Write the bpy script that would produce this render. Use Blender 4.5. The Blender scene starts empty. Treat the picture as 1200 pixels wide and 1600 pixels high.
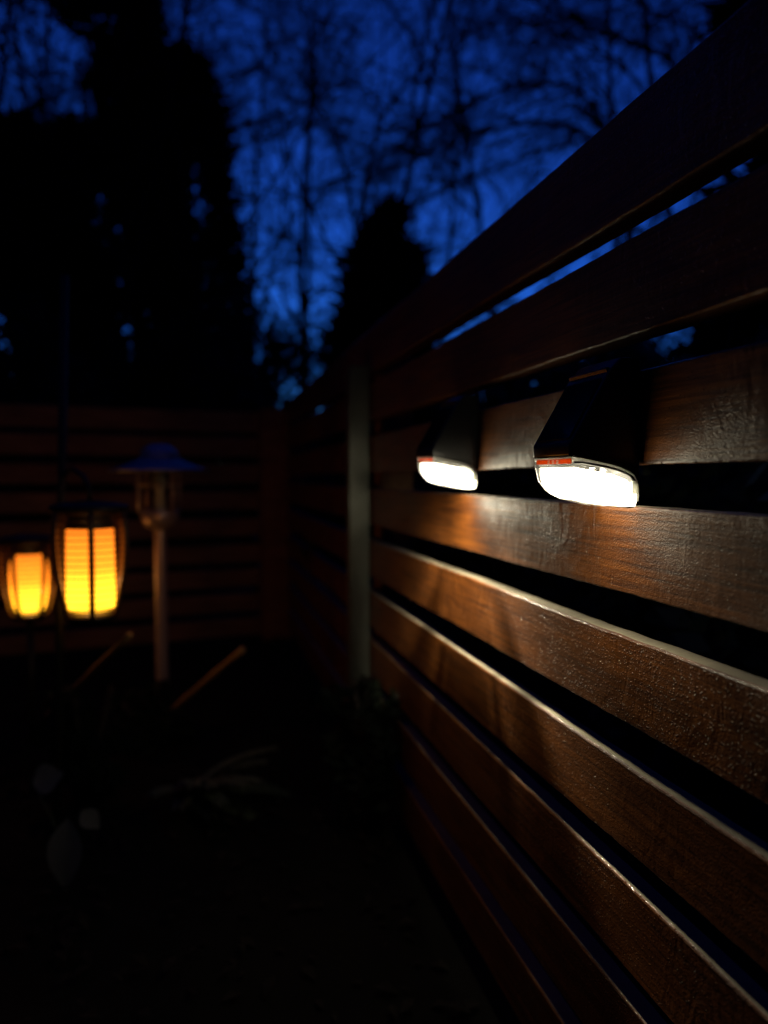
import bpy, bmesh, math, random
from mathutils import Vector, Matrix
import numpy as np

R = math.radians
sc = bpy.context.scene
col = sc.collection

# ------------------------------------------------------------------ camera
CAM_H = 0.87
YAW, PITCH = 13.97, -2.72
F_PX = 1155.0
cd = bpy.data.cameras.new('camera')
cam = bpy.data.objects.new('camera', cd)
col.objects.link(cam)
cam.location = (0, 0, CAM_H)
cam.rotation_euler = (R(90 + PITCH), 0, R(-YAW))
cd.sensor_fit = 'VERTICAL'
cd.sensor_height = 36
cd.lens = F_PX / 1600 * 36
cd.clip_start = 0.02
cd.clip_end = 500
cd.dof.use_dof = True
cd.dof.focus_distance = 0.80
cd.dof.aperture_fstop = 2.15
sc.camera = cam

# ------------------------------------------------------------------ sky (after sunset)
w = bpy.data.worlds.new('World')
sc.world = w
w.use_nodes = True
nt = w.node_tree
bg = nt.nodes['Background']
sky = nt.nodes.new('ShaderNodeTexSky')
sky.sky_type = 'NISHITA'
sky.sun_disc = False
sky.sun_elevation = R(-5.0)
sky.sun_rotation = R(5)
sky.air_density = 1.0
sky.dust_density = 0.3
sky.ozone_density = 4.0
mul = nt.nodes.new('ShaderNodeMix')
mul.data_type = 'RGBA'
mul.blend_type = 'MULTIPLY'
mul.inputs[0].default_value = 1.0
mul.inputs[7].default_value = (2.0, 8.4, 11.5, 1)
nt.links.new(sky.outputs[0], mul.inputs[6])
nt.links.new(mul.outputs[2], bg.inputs['Color'])
bg.inputs['Strength'].default_value = 1.0

sc.view_settings.view_transform = 'Standard'
sc.view_settings.look = 'None'
sc.view_settings.exposure = 0
sc.view_settings.gamma = 1
sc.view_settings.use_curve_mapping = False
sc.cycles.use_denoising = True
sc.cycles.max_bounces = 8
sc.cycles.transparent_max_bounces = 16
sc.cycles.sample_clamp_indirect = 4.0

LAMP_L = 9.0           # luminance of the glowing diffuser of the near wall lamp (its battery is weaker)
LAMP_L2 = 13.0         # and of the far one
BEAM, BEAM2 = 0.050, 0.34   # light thrown down the boards by their ribbed lenses
FLAME_L = 1.0         # scale of the flame lanterns

# ------------------------------------------------------------------ helpers
fwd = Vector((math.sin(R(YAW)) * math.cos(R(PITCH)), math.cos(R(YAW)) * math.cos(R(PITCH)), math.sin(R(PITCH))))
rgt = Vector((math.cos(R(YAW)), -math.sin(R(YAW)), 0))
upv = rgt.cross(fwd)


def at(px, py, z):
    """world point seen at a pixel of the 1200x1600 photograph, z metres along the view axis"""
    return Vector((0, 0, CAM_H)) + z * (fwd + rgt * (px - 600) / F_PX - upv * (py - 800) / F_PX)


def tag(o, label=None, cat=None, group=None, kind=None):
    if label: o['label'] = label
    if cat: o['category'] = cat
    if group: o['group'] = group
    if kind: o['kind'] = kind
    return o


def empty(name, loc=(0, 0, 0), rz=0.0):
    o = bpy.data.objects.new(name, None)
    col.objects.link(o)
    o.location = loc
    o.rotation_euler = (0, 0, rz)
    o.empty_display_size = 0.05
    return o


def link(name, me, mat, parent=None, smooth=True):
    if mat is not None and not me.materials:
        me.materials.append(mat)
    if smooth:
        me.polygons.foreach_set('use_smooth', [True] * len(me.polygons))
    o = bpy.data.objects.new(name, me)
    col.objects.link(o)
    if parent: o.parent = parent
    return o


class MB:
    def __init__(s):
        s.v, s.f = [], []

    def add(s, vs, fs):
        n = len(s.v)
        s.v.extend([tuple(v) for v in vs])
        s.f.extend([tuple(i + n for i in f) for f in fs])

    def box(s, a, b):
        x0, y0, z0 = a; x1, y1, z1 = b
        s.add([(x0, y0, z0), (x1, y0, z0), (x1, y1, z0), (x0, y1, z0), (x0, y0, z1), (x1, y0, z1), (x1, y1, z1), (x0, y1, z1)],
              [(0, 3, 2, 1), (4, 5, 6, 7), (0, 1, 5, 4), (1, 2, 6, 5), (2, 3, 7, 6), (3, 0, 4, 7)])

    def tube(s, pts, rads, n=6, cap=True):
        pts = [Vector(p) for p in pts]
        rings = []
        d0 = (pts[1] - pts[0]).normalized()
        side = d0.orthogonal().normalized()
        for i, p in enumerate(pts):
            if i == 0: d = pts[1] - pts[0]
            elif i == len(pts) - 1: d = pts[-1] - pts[-2]
            else: d = pts[i + 1] - pts[i - 1]
            d.normalize()
            side = (side - d * side.dot(d))
            side = side.normalized() if side.length > 1e-6 else d.orthogonal().normalized()
            b = d.cross(side)
            r = rads[i] if hasattr(rads, '__len__') else rads
            rings.append([p + side * (r * math.cos(2 * math.pi * k / n)) + b * (r * math.sin(2 * math.pi * k / n)) for k in range(n)])
        vs = [v for rg in rings for v in rg]
        fs = []
        for i in range(len(pts) - 1):
            for k in range(n):
                k2 = (k + 1) % n
                fs.append((i * n + k, i * n + k2, (i + 1) * n + k2, (i + 1) * n + k))
        if cap:
            fs.append(tuple(reversed(range(n))))
            m = (len(pts) - 1) * n
            fs.append(tuple(m + k for k in range(n)))
        s.add(vs, fs)

    def lathe(s, prof, n=32, c=(0, 0, 0)):
        """prof: list of (r, z)"""
        vs, fs = [], []
        for r, z in prof:
            for k in range(n):
                a = 2 * math.pi * k / n
                vs.append((c[0] + r * math.cos(a), c[1] + r * math.sin(a), c[2] + z))
        for i in range(len(prof) - 1):
            for k in range(n):
                k2 = (k + 1) % n
                fs.append((i * n + k, i * n + k2, (i + 1) * n + k2, (i + 1) * n + k))
        s.add(vs, fs)

    def torus(s, Rr, r, c=(0, 0, 0), n=32, m=6, sz=1.0):
        vs, fs = [], []
        for k in range(n):
            a = 2 * math.pi * k / n
            for j in range(m):
                b = 2 * math.pi * j / m
                rr = Rr + r * math.cos(b)
                vs.append((c[0] + rr * math.cos(a), c[1] + rr * math.sin(a), c[2] + r * sz * math.sin(b)))
        for k in range(n):
            for j in range(m):
                fs.append((k * m + j, ((k + 1) % n) * m + j, ((k + 1) % n) * m + (j + 1) % m, k * m + (j + 1) % m))
        s.add(vs, fs)

    def mesh(s, name):
        me = bpy.data.meshes.new(name)
        me.from_pydata(s.v, [], s.f)
        me.update()
        return me

    def build(s, name, mat, parent=None, smooth=True):
        return link(name, s.mesh(name), mat, parent, smooth)


def prism(prof, y0, y1, bevel=0.0, seg=2):
    """extrude a (x,z) polygon along y -> mesh"""
    bm = bmesh.new()
    a = [bm.verts.new((x, y0, z)) for x, z in prof]
    b = [bm.verts.new((x, y1, z)) for x, z in prof]
    bm.faces.new(a)
    bm.faces.new(list(reversed(b)))
    n = len(prof)
    for i in range(n):
        bm.faces.new((a[i], b[i], b[(i + 1) % n], a[(i + 1) % n]))
    bmesh.ops.recalc_face_normals(bm, faces=bm.faces)
    if bevel:
        bmesh.ops.bevel(bm, geom=[e for e in bm.edges], offset=bevel, segments=seg, affect='EDGES', profile=0.6)
    me = bpy.data.meshes.new('prism')
    bm.to_mesh(me)
    bm.free()
    return me


# ------------------------------------------------------------------ materials
def pbr(name, color, rough=0.5, metal=0.0, spec=0.5, noise=0.0, nscale=30, bump=0.0, bscale=200, coat=0.0):
    m = bpy.data.materials.new(name)
    m.use_nodes = True
    n = m.node_tree.nodes; l = m.node_tree.links
    p = n['Principled BSDF']
    p.inputs['Base Color'].default_value = (*color, 1)
    p.inputs['Roughness'].default_value = rough
    p.inputs['Metallic'].default_value = metal
    p.inputs['Specular IOR Level'].default_value = spec
    p.inputs['Coat Weight'].default_value = coat
    tc = n.new('ShaderNodeTexCoord')
    if noise:
        t = n.new('ShaderNodeTexNoise'); t.inputs['Scale'].default_value = nscale; t.inputs['Detail'].default_value = 5
        l.new(tc.outputs['Object'], t.inputs['Vector'])
        mx = n.new('ShaderNodeMix'); mx.data_type = 'RGBA'
        mx.inputs[6].default_value = (*[c * (1 - noise) for c in color], 1)
        mx.inputs[7].default_value = (*[min(1, c * (1 + noise)) for c in color], 1)
        l.new(t.outputs['Fac'], mx.inputs[0]); l.new(mx.outputs[2], p.inputs['Base Color'])
    if bump:
        t = n.new('ShaderNodeTexNoise'); t.inputs['Scale'].default_value = bscale; t.inputs['Detail'].default_value = 4
        l.new(tc.outputs['Object'], t.inputs['Vector'])
        b = n.new('ShaderNodeBump'); b.inputs['Strength'].default_value = bump; b.inputs['Distance'].default_value = 0.002
        l.new(t.outputs['Fac'], b.inputs['Height']); l.new(b.outputs[0], p.inputs['Normal'])
    return m


def wood_mat(name, dark, light, gloss=0.50, coat=0.55):
    """brown stained, varnished board: grain along Y, ripples across it, a fine pebbled wet coat"""
    m = bpy.data.materials.new(name)
    m.use_nodes = True
    n = m.node_tree.nodes; l = m.node_tree.links
    p = n['Principled BSDF']
    tc = n.new('ShaderNodeTexCoord'); oi = n.new('ShaderNodeObjectInfo')
    off = n.new('ShaderNodeVectorMath'); off.operation = 'SCALE'
    off.inputs[0].default_value = (3.1, 17.3, 5.7)
    l.new(oi.outputs['Random'], off.inputs['Scale'])
    add = n.new('ShaderNodeVectorMath'); add.operation = 'ADD'
    l.new(tc.outputs['Object'], add.inputs[0]); l.new(off.outputs[0], add.inputs[1])

    def noise(scale, sc3, detail=5, rough=0.55, dist=0.0):
        mp = n.new('ShaderNodeMapping'); mp.inputs['Scale'].default_value = sc3
        l.new(add.outputs[0], mp.inputs['Vector'])
        t = n.new('ShaderNodeTexNoise'); t.inputs['Scale'].default_value = scale
        t.inputs['Detail'].default_value = detail; t.inputs['Roughness'].default_value = rough
        t.inputs['Distortion'].default_value = dist
        l.new(mp.outputs[0], t.inputs['Vector'])
        return t.outputs['Fac']

    def ramp(fac, a, b, pa=0.35, pb=0.65):
        r = n.new('ShaderNodeValToRGB')
        r.color_ramp.elements[0].position = pa; r.color_ramp.elements[1].position = pb
        r.color_ramp.elements[0].color = (*a, 1); r.color_ramp.elements[1].color = (*b, 1)
        l.new(fac, r.inputs[0])
        return r.outputs[0]

    grain = noise(1.0, (220, 7, 220), 7, 0.6, 0.6)
    blot = noise(1.0, (16, 5, 16), 4, 0.55, 0.4)
    c1 = ramp(grain, dark, light)
    c2 = ramp(blot, (0.62, 0.58, 0.55), (1.1, 1.1, 1.1), 0.3, 0.7)
    mx = n.new('ShaderNodeMix'); mx.data_type = 'RGBA'; mx.blend_type = 'MULTIPLY'; mx.inputs[0].default_value = 1
    l.new(c1, mx.inputs[6]); l.new(c2, mx.inputs[7])
    l.new(mx.outputs[2], p.inputs['Base Color'])
    rr = n.new('ShaderNodeMapRange'); rr.inputs['To Min'].default_value = gloss - 0.06; rr.inputs['To Max'].default_value = gloss + 0.14
    l.new(blot, rr.inputs['Value']); l.new(rr.outputs[0], p.inputs['Roughness'])
    # relief
    ripple = noise(1.0, (30, 46, 20), 3, 0.5, 1.2)
    peb = noise(1.0, (620, 380, 620), 2, 0.6)
    patch = noise(1.0, (9, 7, 9), 3, 0.5)
    pm = ramp(patch, (0.40,) * 3, (1,) * 3, 0.4, 0.62)
    pmul = n.new('ShaderNodeMath'); pmul.operation = 'MULTIPLY'
    l.new(peb, pmul.inputs[0]); l.new(pm, pmul.inputs[1])
    rmul = n.new('ShaderNodeMath'); rmul.operation = 'MULTIPLY'
    l.new(ripple, rmul.inputs[0]); l.new(ramp(noise(1.0, (5, 4, 5), 2, 0.5), (0.15,) * 3, (1,) * 3, 0.42, 0.6), rmul.inputs[1])
    b1 = n.new('ShaderNodeBump'); b1.inputs['Strength'].default_value = 0.5; b1.inputs['Distance'].default_value = 0.005
    l.new(rmul.outputs[0], b1.inputs['Height'])
    b2 = n.new('ShaderNodeBump'); b2.inputs['Strength'].default_value = 0.35; b2.inputs['Distance'].default_value = 0.0012
    l.new(grain, b2.inputs['Height']); l.new(b1.outputs[0], b2.inputs['Normal'])
    vo = n.new('ShaderNodeTexVoronoi'); vo.inputs['Scale'].default_value = 270
    l.new(add.outputs[0], vo.inputs['Vector'])
    dome = n.new('ShaderNodeMapRange'); dome.interpolation_type = 'SMOOTHSTEP'
    dome.inputs['From Min'].default_value = 0.0; dome.inputs['From Max'].default_value = 0.36
    dome.inputs['To Min'].default_value = 1.0; dome.inputs['To Max'].default_value = 0.0
    l.new(vo.outputs['Distance'], dome.inputs['Value'])
    sx = n.new('ShaderNodeSeparateXYZ'); l.new(vo.outputs['Color'], sx.inputs[0])
    few = n.new('ShaderNodeMath'); few.operation = 'GREATER_THAN'; few.inputs[1].default_value = 0.50
    l.new(sx.outputs[0], few.inputs[0])
    bead = n.new('ShaderNodeMath'); bead.operation = 'MULTIPLY'
    l.new(dome.outputs[0], bead.inputs[0]); l.new(few.outputs[0], bead.inputs[1])
    bead2 = n.new('ShaderNodeMath'); bead2.operation = 'MULTIPLY'
    l.new(bead.outputs[0], bead2.inputs[0]); l.new(pm, bead2.inputs[1])
    b4 = n.new('ShaderNodeBump'); b4.inputs['Strength'].default_value = 1.0; b4.inputs['Distance'].default_value = 0.0022
    l.new(bead2.outputs[0], b4.inputs['Height']); l.new(b2.outputs[0], b4.inputs['Normal'])
    b3 = n.new('ShaderNodeBump'); b3.inputs['Strength'].default_value = 0.8; b3.inputs['Distance'].default_value = 0.0014
    l.new(pmul.outputs[0], b3.inputs['Height']); l.new(b4.outputs[0], b3.inputs['Normal'])
    l.new(b3.outputs[0], p.inputs['Normal'])
    l.new(b3.outputs[0], p.inputs['Coat Normal'])
    p.inputs['Specular IOR Level'].default_value = 0.35
    p.inputs['Coat Weight'].default_value = coat
    p.inputs['Coat Roughness'].default_value = 0.07
    p.inputs['Coat IOR'].default_value = 1.4
    return m


def emis(name, color, strength):
    m = bpy.data.materials.new(name)
    m.use_nodes = True
    n = m.node_tree.nodes; l = m.node_tree.links
    n.remove(n['Principled BSDF'])
    e = n.new('ShaderNodeEmission'); e.inputs[0].default_value = (*color, 1); e.inputs[1].default_value = strength
    l.new(e.outputs[0], n['Material Output'].inputs['Surface'])
    return m


def clear_mat(name, tint=(1, 1, 1), base=0.04, rough=0.03):
    """thin clear plastic: transparent with a fresnel gloss"""
    m = bpy.data.materials.new(name)
    m.use_nodes = True
    n = m.node_tree.nodes; l = m.node_tree.links
    n.remove(n['Principled BSDF'])
    t = n.new('ShaderNodeBsdfTransparent'); t.inputs[0].default_value = (*tint, 1)
    g = n.new('ShaderNodeBsdfGlossy'); g.inputs['Roughness'].default_value = rough
    lw = n.new('ShaderNodeFresnel'); lw.inputs['IOR'].default_value = 1.45
    mx = n.new('ShaderNodeMixShader')
    l.new(lw.outputs[0], mx.inputs[0]); l.new(t.outputs[0], mx.inputs[1]); l.new(g.outputs[0], mx.inputs[2])
    l.new(mx.outputs[0], n['Material Output'].inputs['Surface'])
    return m


M = {}
M['board'] = wood_mat('brown_varnished_wood', (0.060, 0.0145, 0.0016), (0.22, 0.066, 0.0065))
M['old_board'] = wood_mat('dull_brown_wood', (0.20, 0.105, 0.055), (0.42, 0.23, 0.125), 0.5, 0.1)
M['post_wood'] = wood_mat('brown_post_wood', (0.26, 0.12, 0.05), (0.48, 0.24, 0.11), 0.5, 0.1)
M['grey_post'] = pbr('grey_galvanised_metal', (0.20, 0.21, 0.18), 0.32, 0.7, noise=0.35, nscale=14, bump=0.4, bscale=60)
M['grey_edge'] = pbr('pale_grey_top_edge', (0.22, 0.195, 0.14), 0.65, spec=0.12, noise=0.35, nscale=35, bump=0.3, bscale=150)  # paler grey for the top faces of the boards
M['bead'] = pbr('wet_bead', (0.05, 0.016, 0.004), 0.10, spec=0.6)
M['gap_dark'] = pbr('dark_gap_tone', (0.03, 0.03, 0.03), 0.5)  # plain dark tone for the loop added inside the lens rim
M['soil'] = pbr('dark_soil', (0.009, 0.008, 0.006), 0.9, spec=0.1, noise=0.6, nscale=9, bump=0.8, bscale=40)
M['black_plastic'] = pbr('black_plastic', (0.018, 0.020, 0.023), 0.24, bump=0.05, bscale=900)
M['solar'] = pbr('solar_glass', (0.006, 0.008, 0.018), 0.12, coat=0.3)
mm = bpy.data.materials.new('frosted_rim'); mm.use_nodes = True
_n = mm.node_tree.nodes; _l = mm.node_tree.links
_n['Principled BSDF'].inputs['Base Color'].default_value = (.85, .85, .8, 1)
_t = _n.new('ShaderNodeBsdfTranslucent'); _t.inputs[0].default_value = (.85, .85, .8, 1)
_mx = _n.new('ShaderNodeMixShader'); _l.new(_n['Principled BSDF'].outputs[0], _mx.inputs[1]); _l.new(_t.outputs[0], _mx.inputs[2])
_l.new(_mx.outputs[0], _n['Material Output'].inputs['Surface'])
M['rim'] = mm
M['led'] = emis('white_led_diffuser', (1.0, 0.90, 0.64), LAMP_L)
M['led_strong'] = emis('strong_white_led_diffuser', (1.0, 0.90, 0.64), LAMP_L2)
M['clear'] = clear_mat('clear_plastic')
M['steel'] = pbr('brushed_copper_steel', (0.55, 0.44, 0.46), 0.36, 0.5, noise=0.15, nscale=20)
M['cap'] = pbr('pale_metal_cap', (0.42, 0.46, 0.50), 0.42, 0.85, noise=0.1, nscale=12)
M['glass'] = clear_mat('lamp_glass', (0.9, 0.9, 0.88), rough=0.05)
M['white_socket'] = pbr('white_lamp_socket', (0.75, 0.72, 0.66), 0.25)
M['iron'] = pbr('black_iron', (0.03, 0.028, 0.026), 0.45, 0.4, noise=0.3)
M['cage'] = pbr('dark_brown_cage', (0.085, 0.042, 0.018), 0.42, noise=0.3, nscale=40)
M['cane'] = pbr('dry_bamboo', (0.36, 0.21, 0.07), 0.6, noise=0.3, nscale=30)
M['bark'] = pbr('bark', (0.035, 0.030, 0.026), 0.9, spec=0.1, noise=0.4, nscale=12, bump=0.8, bscale=30)
M['needle'] = pbr('conifer_needles', (0.030, 0.044, 0.030), 0.8, spec=0.15, noise=0.4, nscale=4)
M['leaf'] = pbr('shrub_leaf', (0.025, 0.042, 0.018), 0.55, spec=0.3, noise=0.4, nscale=5)
M['dark_leaf'] = pbr('dark_leaf', (0.008, 0.012, 0.007), 0.75, spec=0.1, noise=0.4, nscale=9)
M['pale_leaf'] = pbr('pale_leaf', (0.06, 0.075, 0.035), 0.7, noise=0.35, nscale=25)
M['dry_leaf'] = pbr('pale_dry_leaf', (0.14, 0.14, 0.12), 0.8, noise=0.3, nscale=30)

M['litter'] = pbr('leaf_litter', (0.014, 0.010, 0.006), 0.8, spec=0.2, noise=0.5, nscale=12)
# translucent orange strip behind the lens
mm = bpy.data.materials.new('orange_lens_strip'); mm.use_nodes = True
_n = mm.node_tree.nodes; _l = mm.node_tree.links; _n.remove(_n['Principled BSDF'])
_t = _n.new('ShaderNodeBsdfTranslucent'); _t.inputs[0].default_value = (0.36, 0.10, 0.03, 1)
_l.new(_t.outputs[0], _n['Material Output'].inputs['Surface'])
M['strip'] = mm

# flame diffuser: hot yellow low down, deep orange at the top (the lamp's own flame pattern)
mm = bpy.data.materials.new('flame_diffuser'); mm.use_nodes = True
_n = mm.node_tree.nodes; _l = mm.node_tree.links; _n.remove(_n['Principled BSDF'])
_tc = _n.new('ShaderNodeTexCoord'); _sp = _n.new('ShaderNodeSeparateXYZ')
_l.new(_tc.outputs['Generated'], _sp.inputs[0])
_r = _n.new('ShaderNodeValToRGB')
_e = _r.color_ramp.elements
_e[0].position = 0.0; _e[0].color = (1.0, 0.44, 0.018, 1)
_e[1].position = 1.0; _e[1].color = (0.30, 0.062, 0.004, 1)
_x = _e.new(0.30); _x.color = (0.95, 0.30, 0.012, 1)
_x = _e.new(0.52); _x.color = (0.60, 0.14, 0.007, 1)
_l.new(_sp.outputs['Z'], _r.inputs[0])
_em = _n.new('ShaderNodeEmission')
_l.new(_r.outputs[0], _em.inputs[0]); _em.inputs[1].default_value = 5.5 * FLAME_L
_tr = _n.new('ShaderNodeBsdfTransparent'); _mx = _n.new('ShaderNodeMixShader'); _mx.inputs[0].default_value = 0.75
_l.new(_tr.outputs[0], _mx.inputs[1]); _l.new(_em.outputs[0], _mx.inputs[2])
_l.new(_mx.outputs[0], _n['Material Output'].inputs['Surface'])
M['flame'] = mm

# ------------------------------------------------------------------ ground
g = MB()
N = 60
S = 70.0
rnd = random.Random(3)
vs = []
for i in range(N + 1):
    for j in range(N + 1):
        u, v = (i / N * 2 - 1), (j / N * 2 - 1)
        x, y = S * u * abs(u) ** 1.2, S * v * abs(v) ** 1.2
        vs.append((x, y, rnd.uniform(-0.012, 0.006)))
g.add(vs, [(i * (N + 1) + j, (i + 1) * (N + 1) + j, (i + 1) * (N + 1) + j + 1, i * (N + 1) + j + 1) for i in range(N) for j in range(N)])
tag(g.build('ground', M['soil']), kind='structure')

# ------------------------------------------------------------------ fence along the right
FX = 0.45                                     # face of the boards
# (top, bottom, thickness) relative to the camera height
BOARDS = [(.399, .283, .034), (.2545, .152, .034), (.111, .012, .026), (-.032, -.1285, .026), (-.1745, -.2705, .026),
          (-.3155, -.411, .024), (-.4475, -.543, .026), (-.5795, -.675, .026), (-.712, -.808, .026)]


def board_mesh(length, height, thick, seed, segs, wob=0.0007):
    """plank along local +Y from 0, front face at x=0, back at x=thick, bottom at z=0, eased edges"""
    r = random.Random(seed)
    c = 0.0022
    prof = [(0, c), (0, height * .33), (0, height * .66), (0, height - c), (c * .45, height - c * .3), (c * 1.3, height), (thick - c, height), (thick, height - c),
            (thick, c), (thick - c, 0), (c * 1.3, 0), (c * .45, c * .3)]
    n = len(prof)
    m = MB()
    vs = []
    ph = [r.uniform(0, 6.28) for _ in range(6)]
    for i in range(segs + 1):
        y = length * i / segs
        dt = wob * (math.sin(y * 3.1 + ph[0]) + .6 * math.sin(y * 11 + ph[1])) + r.gauss(0, wob * .35)
        db = wob * (math.sin(y * 2.7 + ph[2]) + .6 * math.sin(y * 13 + ph[3])) + r.gauss(0, wob * .35)
        dx = wob * (math.sin(y * 2.2 + ph[4]) + .5 * math.sin(y * 9 + ph[5]))
        for (x, z) in prof:
            vs.append((x + dx, y, z + db + (dt - db) * z / height))
    fs = [(i * n + k, (i + 1) * n + k, (i + 1) * n + (k + 1) % n, i * n + (k + 1) % n) for i in range(segs) for k in range(n)]
    fs.append(tuple(range(n))); fs.append(tuple(reversed([segs * n + k for k in range(n)])))
    m.add(vs, fs)
    me = m.mesh('board')
    bm = bmesh.new(); bm.from_mesh(me); bmesh.ops.recalc_face_normals(bm, faces=bm.faces); bm.to_mesh(me); bm.free()
    return me


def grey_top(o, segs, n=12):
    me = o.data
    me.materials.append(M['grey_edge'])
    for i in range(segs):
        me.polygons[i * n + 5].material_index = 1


def auto_smooth(o, ang=14):
    me = o.data
    bm = bmesh.new(); bm.from_mesh(me)
    for e in bm.edges:
        if len(e.link_faces) == 2 and e.calc_face_angle(0) > R(ang): e.smooth = False
    bm.to_mesh(me); bm.free()


def post_mesh(x0, y0, x1, y1, z0, z1, bev=0.004):
    bm = bmesh.new()
    bmesh.ops.create_cube(bm, size=1)
    for v in bm.verts:
        v.co = Vector((x0 + (v.co.x + .5) * (x1 - x0), y0 + (v.co.y + .5) * (y1 - y0), z0 + (v.co.z + .5) * (z1 - z0)))
    bmesh.ops.bevel(bm, geom=bm.edges[:], offset=bev, segments=2, affect='EDGES')
    me = bpy.data.meshes.new('post'); bm.to_mesh(me); bm.free()
    return me


POST_Y = 1.96


def beads(board, height, n, seed, ylo=.40, yhi=1.05, zpow=1.0):
    """rain beads standing on the face of a board, in loose clusters"""
    r = random.Random(seed)
    cl = [(r.uniform(ylo, yhi) ** 1.0, r.random(), r.uniform(.02, .07)) for _ in range(9)]
    m = MB()
    for i in range(n):
        if r.random() < .7:
            cy, cz, cs = cl[r.randrange(len(cl))]
            y, z = r.gauss(cy, cs), r.gauss(cz, .28)
        else:
            y, z = r.uniform(ylo, yhi), r.random()
        if not (0.02 < z < .97): continue
        z = (z ** zpow) * height
        ra = .00042 + .00075 * r.random() ** 2.5
        vs = [(-ra * .62, 0, 0)]
        for q in range(6):
            a = q * math.pi / 3
            vs.append((-ra * .42, ra * .62 * math.cos(a), ra * .72 * math.sin(a)))
        for q in range(6):
            a = q * math.pi / 3
            vs.append((.0012, ra * math.cos(a), ra * 1.15 * math.sin(a)))
        fs = [(0, 1 + q, 1 + (q + 1) % 6) for q in range(6)] + [(1 + q, 7 + q, 7 + (q + 1) % 6, 1 + (q + 1) % 6) for q in range(6)]
        m.add([(x, y - Y0 + yy, z + zz) for x, yy, zz in vs], fs)
    o = m.build('water_beads', M['bead'], board)
    o['kind'] = 'stuff'


fence = tag(empty('wooden_fence', (FX, 0, 0)), 'brown varnished horizontal board fence carrying the two white wall lamps', 'fence')
Y0, Y1, Y2 = -0.9, 2.03, 4.15
for i, (t, b, th) in enumerate(BOARDS):
    o = link('board', board_mesh(Y1 - Y0 - .004, t - b, th, 10 + i, 170), M['board'], fence)
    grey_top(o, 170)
    o.location = (0, Y0, CAM_H + b); auto_smooth(o)
    if i in (2, 3, 4, 5):
        beads(o, t - b, (0, 0, 1000, 1300, 750, 260)[i], 300 + i, zpow=(1, 1, 1.6, .9, 1, 1)[i])
for i, (t, b, th) in enumerate(BOARDS):
    o = link('board', board_mesh(Y2 - Y1 - .01, t - b, th, 40 + i, 60), M['board'], fence)
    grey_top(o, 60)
    o.location = (0.001, Y1 + .004, CAM_H + b); auto_smooth(o)
o = link('post', post_mesh(-.058, POST_Y, -.003, POST_Y + .05, 0, CAM_H + .30), M['grey_post'], fence, False)
o['label'] = 'narrow grey metal post'
for y in (-.85, 4.2):
    link('post', post_mesh(.038, y - .045, .128, y + .045, 0, CAM_H + .36), M['post_wood'], fence, False)
link('post', post_mesh(.038, 1.98, .128, 2.07, 0, CAM_H + .36), M['post_wood'], fence, False)

# ------------------------------------------------------------------ fence across the back
A = at(452, 800, 4.05); Bp = at(-420, 800, 3.1)
A.z = Bp.z = 0
d = (Bp - A); ln = d.length
ang = math.atan2(d.y, d.x) - math.pi / 2        # local +Y along the fence
back = tag(empty('wooden_fence', A, ang), 'dark board fence across the back behind the hat shaped garden lamp', 'fence')
# local +X must face away from the camera: local x of rotation = right of +Y
lx = Matrix.Rotation(ang, 3, 'Z') @ Vector((1, 0, 0))
flip = lx.dot(fwd) < 0
for i in range(9):
    t, b, th = BOARDS[i]
    b -= .045; t -= .045
    if i == 0: t -= .01
    o = link('board', board_mesh(ln, t - b, .024, 80 + i, 40), M['old_board'], back)
    if flip:
        o.scale = (-1, 1, 1)
    o.location = (0, 0, CAM_H + b); auto_smooth(o)
s = -1 if flip else 1
for yy in (0.02, 1.75, 3.3):
    x0, x1 = sorted((-s * .10, -s * .002))
    link('post', post_mesh(x0, yy - .0 , x1, yy + .15, 0, CAM_H + .36), M['post_wood'], back, False)

# ------------------------------------------------------------------ wall lamps
def lens_ies(q0, q1):
    """photometry of the ribbed lens: a batwing washing down the wall, cut off above the horizontal"""
    va = [k * 1.0 for k in range(0, 31)] + list(range(32, 91, 2)) + [91, 180]
    ha = list(range(0, 361, 10))

    def inten(a, h):
        a_, h_ = R(a), R(h)
        if a > 90.5: return 0.0
        dx = -math.sin(a_) * math.sin(h_)      # towards the wall: the IES node counts azimuth from -Y towards -X
        dy = -math.sin(a_) * math.cos(h_)
        dz = math.cos(a_)
        cut = max(0.0, dz) ** .35
        if dx < .004: return .004 * cut
        q = dz / dx                            # how far down the wall the ray lands
        flat = ((1 + min(q, 5.2) ** 2) / 28.0) ** 1.15
        end = min(1, max(0, (q1 - q) / (q1 - q0))); end = end * end * (3 - 2 * end)
        side = min(2.0, (1 - min(.97, dy * dy)) ** -.5)
        return flat * side * cut * (.05 + .95 * end)
    rows = []
    for h in ha:
        rows.append(' '.join('%.2f' % (1000 * inten(a, h)) for a in va))
    return '\n'.join(['IESNA:LM-63-1995', 'TILT=NONE', '1 1000 1 %d %d 1 2 0 0 0' % (len(va), len(ha)), '1 1 10',
                      ' '.join(map(str, va)), ' '.join(map(str, ha))] + rows) + '\n'


IES = bpy.data.texts.new('lens_photometry')
IES.write(lens_ies(2.6, 4.4))
IES2 = bpy.data.texts.new('lens_photometry_wide')
IES2.write(lens_ies(4.8, 6.7))


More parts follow.
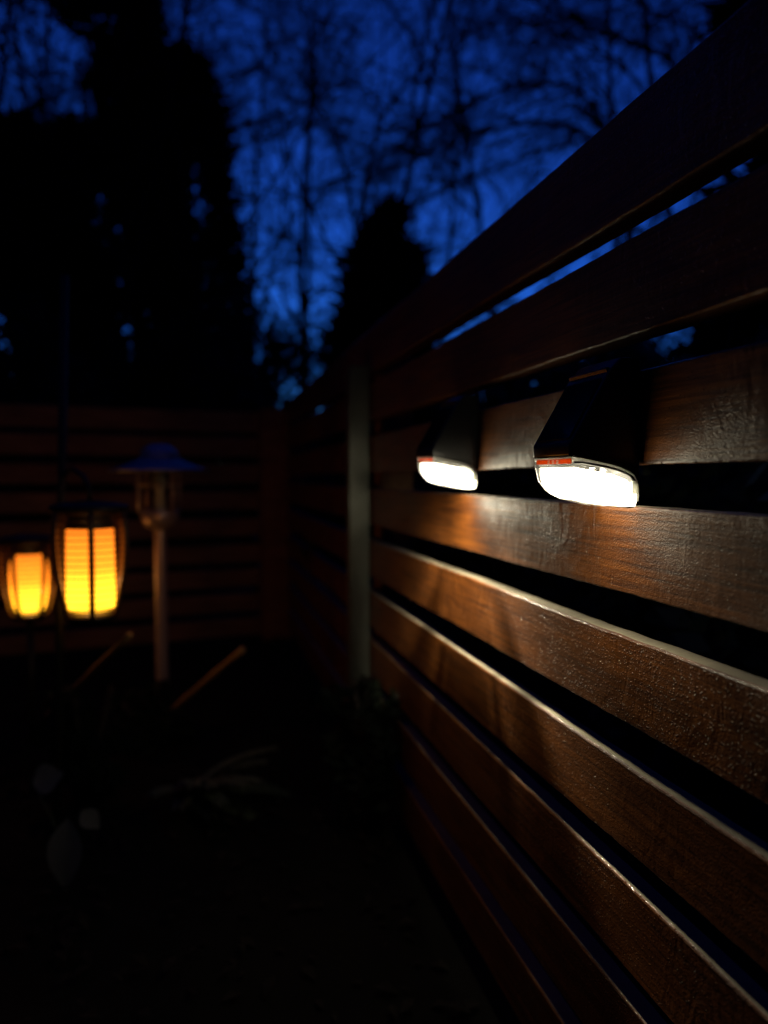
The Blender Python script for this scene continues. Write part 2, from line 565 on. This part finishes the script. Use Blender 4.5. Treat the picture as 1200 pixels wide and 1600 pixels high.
def lens_light(parent, energy, ies):
    ld = bpy.data.lights.new('lens_light', 'POINT')
    ld.energy = energy
    ld.color = (1.0, 0.90, 0.64)
    ld.shadow_soft_size = 0.010
    ld.use_nodes = True
    n = ld.node_tree.nodes; l = ld.node_tree.links
    e = next(x for x in n if x.type == 'EMISSION')
    t = n.new('ShaderNodeTexIES'); t.mode = 'INTERNAL'; t.ies = ies
    l.new(t.outputs['Fac'], e.inputs['Strength'])
    lo = bpy.data.objects.new('lens_light', ld); col.objects.link(lo)
    lo.parent = parent; lo.location = (-.048, 0, -.042)
    return lo


def make_wall_lamp():
    t = empty('wall_lamp')
    W = .0435
    P = lambda pr: [(-a, z) for a, z in pr]
    body = [(.001, -.006), (.001, .124), (.025, .1245), (.0370, .1125), (.0825, .034), (.0819, .0205), (.030, .0115), (.012, .005), (.006, -.006)]
    o = link('body', prism(P(body), -W, W, .0032, 3), M['black_plastic'], t, True)
    auto_smooth(o, 40)
    link('lip', prism(P([(.0340, .1050), (.0380, .1042), (.0404, .1125), (.0370, .1146)]), -W + .003, W - .003, .0006, 1), M['black_plastic'], t, False)
    # solar panel on the sloping front
    a, b = Vector((-.0432, 0, .1018)), Vector((-.0795, 0, .0392))
    nrm = Vector((-(a.z - b.z), 0, a.x - b.x)).normalized()
    if nrm.x > 0: nrm = -nrm
    pm = MB()
    vs = []
    for k in (.0002, .0014):
        for yy in (-W + .006, W - .006):
            for q in (a, b):
                vs.append((q.x + nrm.x * k, yy, q.z + nrm.z * k))
    pm.add(vs, [(0, 2, 3, 1), (4, 5, 7, 6), (0, 1, 5, 4), (2, 6, 7, 3), (0, 4, 6, 2), (1, 3, 7, 5)])
    pm.build('solar_panel', M['solar'], t, False)
    lens = [(.0795, .0200), (.0795, .009), (.0760, -.005), (.066, -.0165), (.050, -.0250), (.030, -.0296), (.012, -.0330), (.0055, -.0325), (.0030, -.024), (.0040, -.0050), (.0095, .003), (.029, .0107)]
    link('lens', prism(P(lens), -W, W, .0018, 2), M['clear'], t, True)
    cx, cz = .0435, -.022
    dif = [(cx + (x - cx) * .87, cz + (z - cz) * .78 - .0008) for x, z in lens]
    link('diffuser', prism(P(dif), -W + .004, W - .004), M['led'], t, False)
    # pale rim following the lens outline on both ends
    for sgn in (-1, 1):
        rm = MB()
        pts = [(-x, sgn * (W + .0002), z) for x, z in lens]
        # round the polygon a little
        pp = []
        for i in range(len(pts)):
            p0, p1 = Vector(pts[i]), Vector(pts[(i + 1) % len(pts)])
            pp += [p0.lerp(p1, .2), p0.lerp(p1, .8)]
        nlow = 7 * 2 + 1            # only the upper and wall side carry the rim
        rm.tube(pp[nlow:] + [pp[0]], .0011, 6, False)
        rm.build('rim', M['rim'], t)
    for sgn in (-1, 1):  # dark loop added to imitate the shaded gap inside the rim
        gk = MB()
        pts = [(-(.0435 + (x - .0435) * .925), sgn * (W - .0012), -.004 + (z + .004) * .86) for x, z in lens]
        pp = []
        for i in range(len(pts)):
            p0, p1 = Vector(pts[i]), Vector(pts[(i + 1) % len(pts)])
            pp += [p0.lerp(p1, .2), p0.lerp(p1, .8)]
        gk.tube(pp[7 * 2 + 3:] + [pp[0]], .0017, 6)
        gk.build('dark_gap_loop', M['gap_dark'], t)
    rm = MB(); rm.tube([(-.0797, -W, .0198), (-.0797, W, .0198)], .0011, 6); rm.build('rim', M['rim'], t)
    st = MB(); st.box((-.0788, -W + .003, .0138), (-.0782, W - .003, .0188))  # plain orange strip across the upper front of the lens
    st.build('orange_strip', M['strip'], t, False)
    ch = MB()
    for yy in (-.010, 0, .010): ch.box((-.0792, yy - .0025, .0145), (-.0789, yy + .0025, .0180))
    ch.build('led_chips', M['rim'], t, False)['kind'] = 'stuff'
    cl = MB(); cl.box((-.0100, -W - .0012, -.018), (-.0045, -W + .002, -.004))
    cl.build('clip', M['rim'], t, False)
    return t


def dup(root):
    r = root.copy(); col.objects.link(r)
    for ch in list(root.children):
        c = ch.copy(); col.objects.link(c); c.parent = r
    return r


lamp = make_wall_lamp()
lamp.location = (FX - .0005, .7330, CAM_H)
lamp2 = dup(lamp)
for c in lamp2.children:
    if c.name.startswith('diffuser'):
        c.material_slots[0].link = 'OBJECT'
        c.material_slots[0].material = M['led_strong']
lamp2.location = (FX - .0005, 1.200, CAM_H + .0125)
lamp2.rotation_euler = (R(1.2), 0, 0)
lens_light(lamp, BEAM, IES); lens_light(lamp2, BEAM2, IES2)
tag(lamp, 'lit black solar wall lamp nearest the camera, the larger and sharper one', 'wall lamp', 'solar wall lamps on the board fence')
tag(lamp2, 'smaller lit black solar wall lamp further along the fence', 'wall lamp', 'solar wall lamps on the board fence')

# ------------------------------------------------------------------ hat shaped garden lamp
gp = at(250, 800, 2.5)
gx, gy = gp.x, gp.y
k = 2.5 / F_PX
zz = lambda y: CAM_H + (at(250, y, 2.5).z - CAM_H)
gl = tag(empty('garden_lamp', (gx, gy, 0)), 'unlit metal garden bollard lamp with a wide blue-grey hat', 'garden lamp')
m = MB(); m.lathe([(.0215, 0), (.0215, zz(823))], 24); m.build('pole', M['steel'], gl)
m = MB(); m.lathe([(.0, zz(827)), (.030, zz(827)), (.052, zz(822)), (.062, zz(812)), (.066, zz(798)), (.062, zz(796)), (.0, zz(797))], 32); m.build('collar', M['steel'], gl)
m = MB(); m.lathe([(.030, zz(797)), (.030, zz(738)), (.0, zz(737))], 24); m.build('glass', M['glass'], gl)
m = MB(); m.lathe([(.020, zz(797)), (.020, zz(775)), (.016, zz(770)), (.024, zz(762)), (.026, zz(750)), (.018, zz(741)), (0, zz(739))], 20); m.build('bulb', M['white_socket'], gl)
for q in range(4):
    a = R(45 + 90 * q) + R(-10)
    m = MB(); m.tube([(.078 * math.cos(a), .078 * math.sin(a), zz(800)), (.078 * math.cos(a), .078 * math.sin(a), zz(735))], .005, 8)
    m.build('rod', M['steel'], gl)
m = MB(); m.torus(.079, .0045, (0, 0, zz(758)), 40, 6); m.build('ring', M['steel'], gl)
m = MB(); m.lathe([(.0, zz(733)), (.10, zz(734)), (.162, zz(737)), (.164, zz(734)), (.13, zz(729)), (.095, zz(723)), (.064, zz(716))], 48); m.build('hat', M['cap'], gl)
m = MB(); m.lathe([(.066, zz(717)), (.062, zz(708)), (.050, zz(700)), (.030, zz(695)), (.0, zz(693))], 40); m.build('dome', M['cap'], gl)

# ------------------------------------------------------------------ flame lanterns
def make_lantern(name):
    """barrel cage lantern; local origin at the underside of the cage; height .243"""
    t = empty(name)
    H = .243

    def rad(z):
        u = z / H
        return .056 + .030 * math.sin(min(1, u / .72) * math.pi / 2) if u < .72 else .086 - .006 * ((u - .72) / .28) ** 2
    m = MB(); m.lathe([(0, -.012), (.046, -.012), (.056, -.004), (.058, .004), (.0, .005)], 32); m.build('base', M['iron'], t)
    m = MB(); m.lathe([(0, H), (.083, H), (.088, H + .006), (.086, H + .014), (.05, H + .022), (0, H + .026)], 36); m.build('lid', M['iron'], t)
    m = MB(); m.lathe([(.050, .017), (.0535, .035), (.0535, .10), (.0525, .150), (.0515, .199), (.049, .203)], 32); m.build('flame_tube', M['flame'], t)
    m = MB(); m.lathe([(.052, .2035), (.052, .215), (.040, .243)], 24); m.build('collar', M['iron'], t)
    nr = 17
    for i in range(nr):
        z = .008 + (H - .012) * i / (nr - 1)
        m = MB(); m.torus(rad(z), .0015, (0, 0, z), 36, 5, 1.0)
        m.build('ring', M['cage'], t)
    for q in range(6):
        a = 2 * math.pi * q / 6
        pts = [((rad(z) + .0015) * math.cos(a), (rad(z) + .0015) * math.sin(a), z) for z in [H * j / 10 for j in range(11)]]
        m = MB(); m.tube(pts, .0068, 6)
        m.build('rib', M['cage'], t)
    return t


lz = 1.72
p = at(143, 962, lz)
lan = make_lantern('flame_lantern')
# turn one rib to face the camera
lan.location = p
vang = math.atan2(-p.y, -p.x)
lan.rotation_euler = (0, 0, vang + R(1.5))
lan2 = dup(lan)
for c in lan2.children:
    if c.name.startswith('flame_tube'):
        m = MB(); m.lathe([(.040, .015), (.049, .035), (.057, .08), (.060, .13), (.056, .175), (.046, .200), (.032, .206)], 32)
        me = m.mesh('flame_tube'); me.materials.append(M['flame'])
        me.polygons.foreach_set('use_smooth', [True] * len(me.polygons))
        c.data = me
p2 = at(47, 962, 2.42)
lan2.location = p2
lan2.rotation_euler = (0, 0, math.atan2(-p2.y, -p2.x) + R(30))
tag(lan, 'larger glowing flame lantern with a dark rib down its middle, hanging from a hook', 'lantern', 'glowing flame lanterns')
tag(lan2, 'smaller glowing flame lantern at the left edge standing on a stake', 'lantern', 'glowing flame lanterns')
for t, en in ((lan, 0.9), (lan2, 0.9)):
    ld = bpy.data.lights.new('flame_glow', 'POINT')
    ld.energy = en * FLAME_L
    ld.color = (1.0, 0.50, 0.16)
    ld.shadow_soft_size = 0.010
    lo = bpy.data.objects.new('flame_glow', ld); col.objects.link(lo)
    lo.parent = t; lo.location = (0, 0, .08)

# stake under the left lantern
m = MB(); m.tube([(0, 0, -.02), (0, 0, p2.z - .011)], .011, 10)
o = m.build('lantern_stake', M['iron']); o.location = (p2.x, p2.y, 0)
tag(o, 'thin black stake under the smaller flame lantern', 'stake')

# hook pole for the right lantern
pb = at(82, 1000, 1.78); pt = at(101, 430, 1.80)
pb.z = 0
hk = tag(empty('lantern_hook', (pb.x, pb.y, 0)), 'tall thin dark pole leaning beside the larger flame lantern, with a hook', 'lantern hook')
top = pt - pb
m = MB(); m.tube([(0, 0, 0), top * .5, top], [.0105, .010, .009], 10); m.build('pole', M['iron'], hk)
hang = Vector((p.x, p.y, p.z + .243 + .026)) - pb
q0 = top * ((hang.z + .05) / top.z)
m = MB(); m.tube([q0, q0.lerp(hang, .4) + Vector((0, 0, .045)), q0.lerp(hang, .8) + Vector((0, 0, .045)), hang + Vector((0, 0, .028)), hang + Vector((0, 0, -.003))], .0055, 8)
m.build('hook_arm', M['iron'], hk)

# ------------------------------------------------------------------ canes and plants
def cane(p0, p1, r, label):
    m = MB()
    n = 6
    pts, rs = [], []
    for i in range(n + 1):
        u = i / n
        q = p0.lerp(p1, u)
        pts += [q, q]; rs += [r, r]
    pts = [p0.lerp(p1, i / 12) for i in range(13)]
    rs = [r * (1.22 if i % 3 == 0 else 1.0) for i in range(13)]
    m.tube([x - p0 for x in pts], rs, 8)
    o = m.build('bamboo_cane', M['cane']); o.location = p0
    tag(o, label, 'cane', 'bamboo canes in the dark bed')


c0, c1 = at(284, 1096, 2.32), at(380, 1014, 2.10)
dn = (c0 - c1).normalized()
c0g = c0 + dn * (c0.z / -dn.z if dn.z < 0 else 0)
cane(c0g, c1, .0085, 'longer dry cane slanting up to the right of the bollard foot')
c0, c1 = at(160, 1034, 1.90), at(203, 992, 1.76)
dn = (c0 - c1).normalized()
cane(c0 + dn * (c0.z / -dn.z), c1, .0075, 'shorter orange lit cane under the larger lantern')


def leaf_blade(m, base, tip, width, bend=.15, n=5, nrm=None):
    d = tip - base
    side = d.cross(nrm if nrm is not None else Vector((0, 0, 1)))
    side = side.normalized() if side.length > 1e-6 else Vector((1, 0, 0))
    up = side.cross(d).normalized()
    vs, fs = [], []
    L = d.length
    for i in range(n + 1):
        u = i / n
        wd = width * .5 * math.sin(math.pi * min(.98, max(.03, u ** .8)))
        c = base + d * u + up * (bend * L * math.sin(math.pi * u))
        vs += [c - side * wd, c - up * wd * .25, c + side * wd]
    for i in range(n):
        a = i * 3
        fs += [(a, a + 1, a + 4, a + 3), (a + 1, a + 2, a + 5, a + 4)]
    m.add(vs, fs)


# fern like plant
fb = at(300, 1230, 1.95); fb.z = 0
fern = tag(empty('leafy_plant', fb), 'dim feathery green plant spreading below the bollard lamp', 'plant')
rnd = random.Random(5)
for i in range(18):
    a = rnd.uniform(-2.2, .9) if i > 9 else R(-70 + i * 13)
    el = rnd.uniform(.2, 1.1)
    L = rnd.uniform(.13, .24)
    m = MB()
    dirh = Vector((math.cos(a), math.sin(a), 0))
    pts = []
    for j in range(9):
        u = j / 8
        pts.append(dirh * (L * u * math.cos(el * (1 - .5 * u))) + Vector((0, 0, .02 + L * (math.sin(el) * u - .35 * u * u))))
    m.tube(pts, [.003 * (1 - .8 * j / 8) + .0005 for j in range(9)], 5)
    for j in range(1, 9):
        tdir = (pts[j] - pts[j - 1]).normalized()
        sd = tdir.cross(Vector((0, 0, 1))).normalized()
        for sg in (-1, 1):
            for hh in (0, .25, .5, .75):
                b0 = pts[j].lerp(pts[j - 1], hh)
                leaf_blade(m, b0, b0 + sd * sg * .050 * (1.15 - j / 9) + tdir * .035 + Vector((0, 0, -.006)), .012, .1, 3)
    m.build('frond', M['pale_leaf'], fern)

# big pale leaves lower left
lb = at(100, 1290, 1.7); lb.z = 0
pl = tag(empty('leafy_plant', lb), 'low plant with a few broad pale leaves in the lower left darkness', 'plant')
for (px, py, z, L, wd, aa) in ((75, 1216, 1.72, .075, .07, .3), (142, 1280, 1.62, .055, .045, -.8), (104, 1336, 1.55, .15, .075, -1.6)):
    c = at(px, py, z) - lb
    m = MB()
    dv = (rgt * math.cos(aa) + upv * math.sin(aa)) * L * .5
    leaf_blade(m, c - dv, c + dv, wd, .08, 6, nrm=-fwd + upv * .4)
    o = m.build('leaf', M['dry_leaf'], pl)
    m = MB(); m.tube([c - dv if aa > -1 else c + dv, (c - dv) * .4 + Vector((0, 0, .02)), Vector((0, 0, 0))], [.002, .0025, .003], 5)
    m.build('stem', M['pale_leaf'], pl)

# small sprig by the corner
sb = at(485, 870, 3.2); sb.z = 0
sp = tag(empty('shrub', sb), 'small shrub with a pale green leaf tip near the fence corner', 'shrub')
m = MB()
tp = at(485, 862, 3.2) - sb
m.tube([(0, 0, 0), (.01, .01, tp.z * .5), tp], [.008, .006, .003], 6)
m.build('stem', M['bark'], sp)
m = MB()
rnd = random.Random(8)
for i in range(26):
    b0 = tp + Vector((rnd.gauss(0, .03), rnd.gauss(0, .03), rnd.gauss(-.01, .025)))
    dv = Vector((rnd.uniform(-1, 1), rnd.uniform(-1, .2), rnd.uniform(-.2, .8))).normalized() * rnd.uniform(.05, .09)
    leaf_blade(m, b0, b0 + dv, .034, .1, 4)
m.build('foliage', M['pale_leaf'], sp)

# ------------------------------------------------------------------ trees
def clip_view(p):
    return True


def bare_tree(base, height, r0, seed, label, lean=(0, 0), first=.16, stems=1, spread=1.0, maxlev=4, nb=12, pull=(0, 0, 0), limbs=()):
    rnd = random.Random(seed)
    root = tag(empty('bare_tree', base), label, 'tree', 'bare trees against the blue sky')
    tm, cm = MB(), MB()

    def grow(p, d, L, r, lev):
        n = 7 if lev == 0 else (6 if lev == 1 else (4 if lev == 2 else 3))
        pts, rs = [p.copy()], [r]
        dd = d.copy()
        for i in range(n):
            u = (i + 1) / n
            w_ = (.05, .16, .24, .30, .35)[lev]
            dd = dd + Vector((rnd.gauss(0, w_), rnd.gauss(0, w_), rnd.gauss(0, w_) + (.03 if lev < 2 else -.02)))
            if lev in (1, 2): dd = dd + Vector(pull)
            dd.normalize()
            p = p + dd * (L / n)
            pts.append(p.copy()); rs.append(max(.0035, r * (1 - (.80 if lev != 1 else .66) * u)))
        (tm if lev == 0 else cm).tube(pts, rs, (8, 5, 4, 3, 3)[lev], lev == 0)
        if lev >= maxlev: return
        cnt = (nb + 1, 6, 5, 3)[lev]
        for c in range(cnt):
            u = first + (1 - first) * (c + rnd.random()) / cnt if lev == 0 else .15 + .85 * (c + rnd.random()) / cnt
            i = min(n - 1, int(u * n)); fr = u * n - i
            q = pts[i].lerp(pts[i + 1], fr)
            ax = (pts[i + 1] - pts[i]).normalized()
            o1 = ax.orthogonal().normalized()
            o1.rotate(Matrix.Rotation(rnd.uniform(0, 6.283), 3, ax))
            a = R(rnd.uniform(32, 68)) * (spread if lev == 0 else 1)
            nd = ax * math.cos(a) + o1 * math.sin(a)
            k_ = (.50, .55, .55, .55)[lev]
            grow(q, nd, L * k_ * rnd.uniform(.6, 1.15) * (1 - .55 * u if lev == 0 else 1 - .4 * u), max(.0048, rs[i] * (.60, .58, .6, .7)[lev]), lev + 1)

    for poly, ra in limbs:
        pts = []
        q = [Vector(v) - Vector(base) for v in poly]
        for a_ in range(len(q) - 1):
            p0, p1, p2, p3 = q[max(a_ - 1, 0)], q[a_], q[a_ + 1], q[min(a_ + 2, len(q) - 1)]
            for b_ in range(5):
                t = b_ / 5
                pts.append(.5 * ((2 * p1) + (p2 - p0) * t + (2 * p0 - 5 * p1 + 4 * p2 - p3) * t * t + (3 * p1 - p0 - 3 * p2 + p3) * t ** 3))
        pts.append(q[-1])
        n_ = len(pts)
        cm.tube(pts, [ra * (1 - .75 * i_ / (n_ - 1)) + .004 for i_ in range(n_)], 6, False)
        for i_ in range(2, n_ - 1):
            for _k in range(2):
                ax = (pts[i_ + 1] - pts[i_]).normalized()
                o1 = ax.orthogonal().normalized(); o1.rotate(Matrix.Rotation(rnd.uniform(0, 6.283), 3, ax))
                grow(pts[i_], ax * .7 + o1 * .7, rnd.uniform(.5, 1.1), ra * .35, 2)

    for s_ in range(stems):
        d = Vector((lean[0] + (rnd.gauss(0, .12) if stems > 1 else 0), lean[1] + (rnd.gauss(0, .12) if stems > 1 else 0), 1)).normalized()
        grow(Vector((rnd.gauss(0, .05) * (stems > 1), rnd.gauss(0, .05) * (stems > 1), -.05)), d, height * rnd.uniform(.88, 1.05), r0, 0)
    tm.build('trunk', M['bark'], root)
    cm.build('crown', M['bark'], root)
    return root


def gpt(px, z):
    q = at(px, 800, z); q.z = 0
    return q


bare_tree(gpt(563, 9.0), 9.5, .060, 21, 'tall straight bare tree rising behind the dark round topped evergreen', limbs=[([at(563, 330, 9), at(600, 180, 9), at(680, 90, 8.8), at(770, 30, 8.6)], .03), ([at(563, 400, 9), at(530, 230, 9), at(470, 120, 9.2), at(430, 20, 9.4)], .03)])
bare_tree(gpt(478, 8.0), 7.5, .040, 22, 'bare many stemmed tree fanning up left of the dark evergreen', stems=3, nb=9, first=.12)
bare_tree(gpt(655, 10.0), 9.0, .050, 23, 'bare tree just right of the dark evergreen, thin twigs over the fence', lean=(.06, 0))
bare_tree(gpt(800, 9.5), 8.5, .055, 24, 'bare tree behind the fence with long limbs arching to the left', lean=(-.12, 0), spread=1.3, pull=(-.16, 0, -.05))
bare_tree(gpt(985, 7.5), 7.5, .050, 25, 'bare tree behind the fence with twigs in the upper right corner', lean=(-.05, 0), spread=1.3, nb=14, pull=(-.14, 0, -.07), limbs=[([at(990, 460, 7.5), at(965, 270, 7.4), at(880, 195, 7.3), at(760, 205, 7.2), at(650, 250, 7.1)], .034), ([at(990, 400, 7.5), at(930, 170, 7.4), at(820, 130, 7.3), at(700, 180, 7.2), at(590, 250, 7.1)], .030), ([at(1000, 330, 7.5), at(1060, 120, 7.2), at(950, 55, 7), at(860, 15, 6.9), at(780, -30, 6.8)], .034), ([at(1060, 130, 7.2), at(1100, 60, 7.0), at(1020, 20, 6.8), at(960, -20, 6.7)], .022)])
bare_tree(gpt(1180, 6.0), 6.5, .050, 26, 'bare tree furthest right behind the fence, seen through its upper gap', lean=(-.2, 0), spread=1.3, pull=(-.16, 0, -.04))
bare_tree(gpt(390, 11.0), 9.5, .050, 27, 'bare tree directly right of the tall dark conifers', lean=(.03, 0))
bare_tree(gpt(265, 9.0), 9.0, .045, 28, 'bare tree whose upright twigs stand over the dark conifers', nb=17)
bare_tree(gpt(40, 9.0), 8.5, .055, 29, 'bare tree at the far left edge above the broad dark conifer', nb=18)
bare_tree(gpt(105, 8.0), 8.0, .050, 30, 'bare tree left of the tallest conifer, twigs dense against the sky', nb=18)
bare_tree(gpt(-40, 8.0), 8.0, .050, 31, 'bare tree cut by the left edge of the view', nb=18, lean=(.08, 0))
bare_tree(gpt(335, 6.2), 7.0, .035, 33, 'bare sapling whose twigs veil the edge of the columnar conifer', nb=18)
bare_tree(gpt(140, 6.0), 6.8, .035, 34, 'bare sapling standing before the tallest conifer', nb=18)
bare_tree(gpt(215, 8.0), 8.5, .050, 32, 'bare tree standing right behind the tallest conifer', nb=18)


def conifer(base, height, r, seed, label, n=4200, shape=1.0, round_top=.0):
    rnd = random.Random(seed)
    root = tag(empty('conifer_tree', base), label, 'tree', 'dark conifers behind the garden')
    m = MB(); m.tube([(0, 0, -.05), (0, 0, height * .5), (0, 0, height * .97)], [r * .09, r * .06, .01], 8); m.build('trunk', M['bark'], root)
    m = MB()
    blobs = []
    for i in range(70):
        u = rnd.random() ** .9
        rr = r * ((1 - u) ** shape * (1 - round_top) + round_top * math.sqrt(max(0, 1 - u * u)))
        a = rnd.uniform(0, 6.283)
        blobs.append((math.cos(a) * rr * .72, math.sin(a) * rr * .72, .15 + u * (height - .2), .35 * rr + .10))
    for i in range(n):
        bx, by, bz, br = blobs[rnd.randrange(len(blobs))]
        v = Vector((rnd.gauss(0, 1), rnd.gauss(0, 1), rnd.gauss(0, 1))).normalized() * br * rnd.uniform(.3, 1.05)
        c = Vector((bx + v.x, by + v.y, max(.03, bz + v.z * 1.1)))
        out = Vector((c.x, c.y, .25 * r + rnd.gauss(0, .3) * r)).normalized()
        L = rnd.uniform(.09, .20) * (.6 + .4 * r)
        sd = out.orthogonal().normalized(); sd.rotate(Matrix.Rotation(rnd.uniform(0, 6.28), 3, out))
        m.add([c - sd * L * .18, c + out * L, c + sd * L * .18, c - out * L * .4], [(0, 1, 2, 3)])
    m.build('crown', M['needle'], root, False)
    return root


conifer(gpt(600, 6.3), 3.15, .62, 41, 'dark round topped evergreen rising over the fence in the centre', 11000, .8, .55)
conifer(gpt(305, 7.2), 4.85, .56, 42, 'dark columnar conifer with a peaked top, edging the blue sky gap', 14000, .35, .55)
conifer(gpt(180, 7.0), 6.4, .72, 43, 'tallest dark conifer at left, top merging into bare twigs', 18000, .5, .5)
conifer(gpt(112, 8.6), 3.9, .70, 45, 'dark conifer filling the gap between the two left hand ones, further back', 15000, .5, .6)
conifer(gpt(247, 8.4), 4.9, .62, 46, 'dark conifer half hidden between the tallest and the columnar one', 14000, .45, .6)
conifer(Vector((3.3, 3.45, 0)), 5.0, .62, 48, 'dark conifer right behind the lamp fence closing the right end of its upper gap', 9000, .4, .6)
conifer(gpt(55, 6.6), 3.9, .80, 44, 'broad dark conifer at the far left edge behind the lanterns', 15000, .5, .5)


def shrub(base, r, h, seed, label, n=3800, mat='leaf', group='dark shrubs beyond the fences', leaf=.06):
    rnd = random.Random(seed)
    root = tag(empty('shrub', base), label, 'shrub', group)
    m = MB()
    for i in range(7):
        a = rnd.uniform(0, 6.28)
        m.tube([(0, 0, -.03), (math.cos(a) * r * .3, math.sin(a) * r * .3, h * .5), (math.cos(a) * r * .6, math.sin(a) * r * .6, h * .85)], [.016, .011, .005], 5)
    m.build('stems', M['bark'], root)
    m = MB()
    blobs = []
    for i in range(26):
        a = rnd.uniform(0, 6.28); q = math.sqrt(rnd.random()) * .75
        blobs.append((math.cos(a) * r * q, math.sin(a) * r * q, h * rnd.uniform(.15, .92) * (1 - .25 * q), r * rnd.uniform(.16, .36)))
    for i in range(n):
        bx, by, bz, br = blobs[rnd.randrange(len(blobs))]
        v = Vector((rnd.gauss(0, 1), rnd.gauss(0, 1), rnd.gauss(0, 1))).normalized() * br * rnd.uniform(.4, 1.1)
        c = Vector((bx + v.x, by + v.y, max(.02, bz + v.z)))
        o1 = Vector((rnd.gauss(0, 1), rnd.gauss(0, 1), rnd.gauss(0, 1))).normalized()
        sd = o1.orthogonal().normalized()
        L = leaf * rnd.uniform(.6, 1.2)
        m.add([c - sd * L * .28, c + o1 * L * .6, c + sd * L * .28, c - o1 * L * .5], [(0, 1, 2, 3)])
    m.build('foliage', M[mat], root, False)
    return root


shrub(gpt(450, 6.6), .80, 2.75, 51, 'loose leafy shrub left of the central evergreen, sky showing through it', 6500)
shrub(gpt(345, 6.2), .85, 2.65, 52, 'dark shrub below the columnar conifer with bluish gaps', 8000)
shrub(gpt(215, 5.6), .90, 2.2, 53, 'dense dark shrub behind the garden lamp and back fence', 8000)
shrub(gpt(60, 5.2), .95, 2.2, 54, 'dense dark shrub behind the two lanterns', 8000)
shrub(gpt(530, 5.6), .65, 1.85, 55, 'low dark shrub directly behind the grey post', 6500)
shrub(gpt(405, 5.2), .70, 1.85, 58, 'low dark shrub behind the corner of the back fence', 6500)
shrub(gpt(598, 1.80) + Vector((-.02, 0, 0)), .14, .42, 71, 'low shrub added at the foot of the grey post in place of darkness', 1500, mat='dark_leaf', group=None, leaf=.045)  # added to hide the lower post, standing in for plain darkness
shrub(gpt(122, 1.90), .13, .37, 72, 'small dark shrub at the foot of the shorter cane', 1000, mat='dark_leaf', group=None, leaf=.045)
shrub(gpt(236, 2.36), .16, .17, 73, 'low dark shrub at the foot of the longer cane', 900, mat='dark_leaf', group=None, leaf=.045)
# beyond the right fence, seen only through its gaps
BEHIND = ['dark shrub close behind the fence, nearest the camera, seen right of the larger wall lamp',
          'dark shrub close behind the fence, seen through the gap under the larger wall lamp',
          'dark shrub close behind the fence, seen between the two wall lamps',
          'taller dark shrub in the back row behind the fence, right of the larger wall lamp',
          'taller dark shrub in the back row behind the fence, above the larger wall lamp',
          'taller dark shrub in the back row behind the fence, between the two wall lamps',
          'dark shrub behind the fence, above the smaller wall lamp',
          'furthest dark shrub behind the lamp fence, left of the smaller wall lamp']
for i, (x, y, r, h) in enumerate(((1.7, 1.2, .8, 1.60), (1.75, 2.4, .8, 1.60), (1.7, 3.7, .8, 1.60), (3.3, 2.6, 1.0, 2.15), (3.3, 3.9, 1.0, 2.10), (3.2, 5.2, 1.0, 2.10), (2.6, 6.6, 1.0, 2.05), (2.2, 8.2, 1.0, 1.95))):
    shrub(Vector((x, y, 0)), r, h, 60 + i, BEHIND[i], 9000, leaf=.09, group='shrubs behind the lamp fence')

# unseen wood added beside and behind the camera to block sky light
rnd = random.Random(77)
m = MB()
for i in range(30000):
    a = R(rnd.uniform(50, 342))            # clockwise from +Y: from the right, round the back, to the left
    rr = rnd.uniform(8.0, 10.5)
    h = 9.5 * rnd.random() ** .8 * (.85 + .15 * math.sin(a * 9))
    c = Vector((math.sin(a) * rr, math.cos(a) * rr, h))
    o1 = Vector((rnd.gauss(0, 1), rnd.gauss(0, 1), rnd.gauss(0, 1))).normalized()
    sd = o1.orthogonal().normalized()
    L = rnd.uniform(.25, .55)
    m.add([c - sd * L * .35, c + o1 * L * .6, c + sd * L * .35, c - o1 * L * .5], [(0, 1, 2, 3)])
tag(m.build('sky_block_woods', M['needle'], None, False), 'unseen dark wood added round the garden to block sky light', 'sky_block_woods', kind='stuff')

rnd = random.Random(91)
m = MB()
for i in range(2600):
    x, y = rnd.uniform(-2.2, .42), rnd.uniform(.7, 4.2)
    a = rnd.uniform(0, 6.28); L = rnd.uniform(.015, .045)
    c = Vector((x, y, .006 + rnd.random() * .012)); dv = Vector((math.cos(a), math.sin(a), rnd.uniform(-.3, .5))) * L
    leaf_blade(m, c - dv * .5, c + dv * .5, L * .55, .15, 2)
tag(m.build('leaf_litter', M['litter'], None, False), 'fallen leaves on the dark soil', 'leaf litter', kind='stuff')
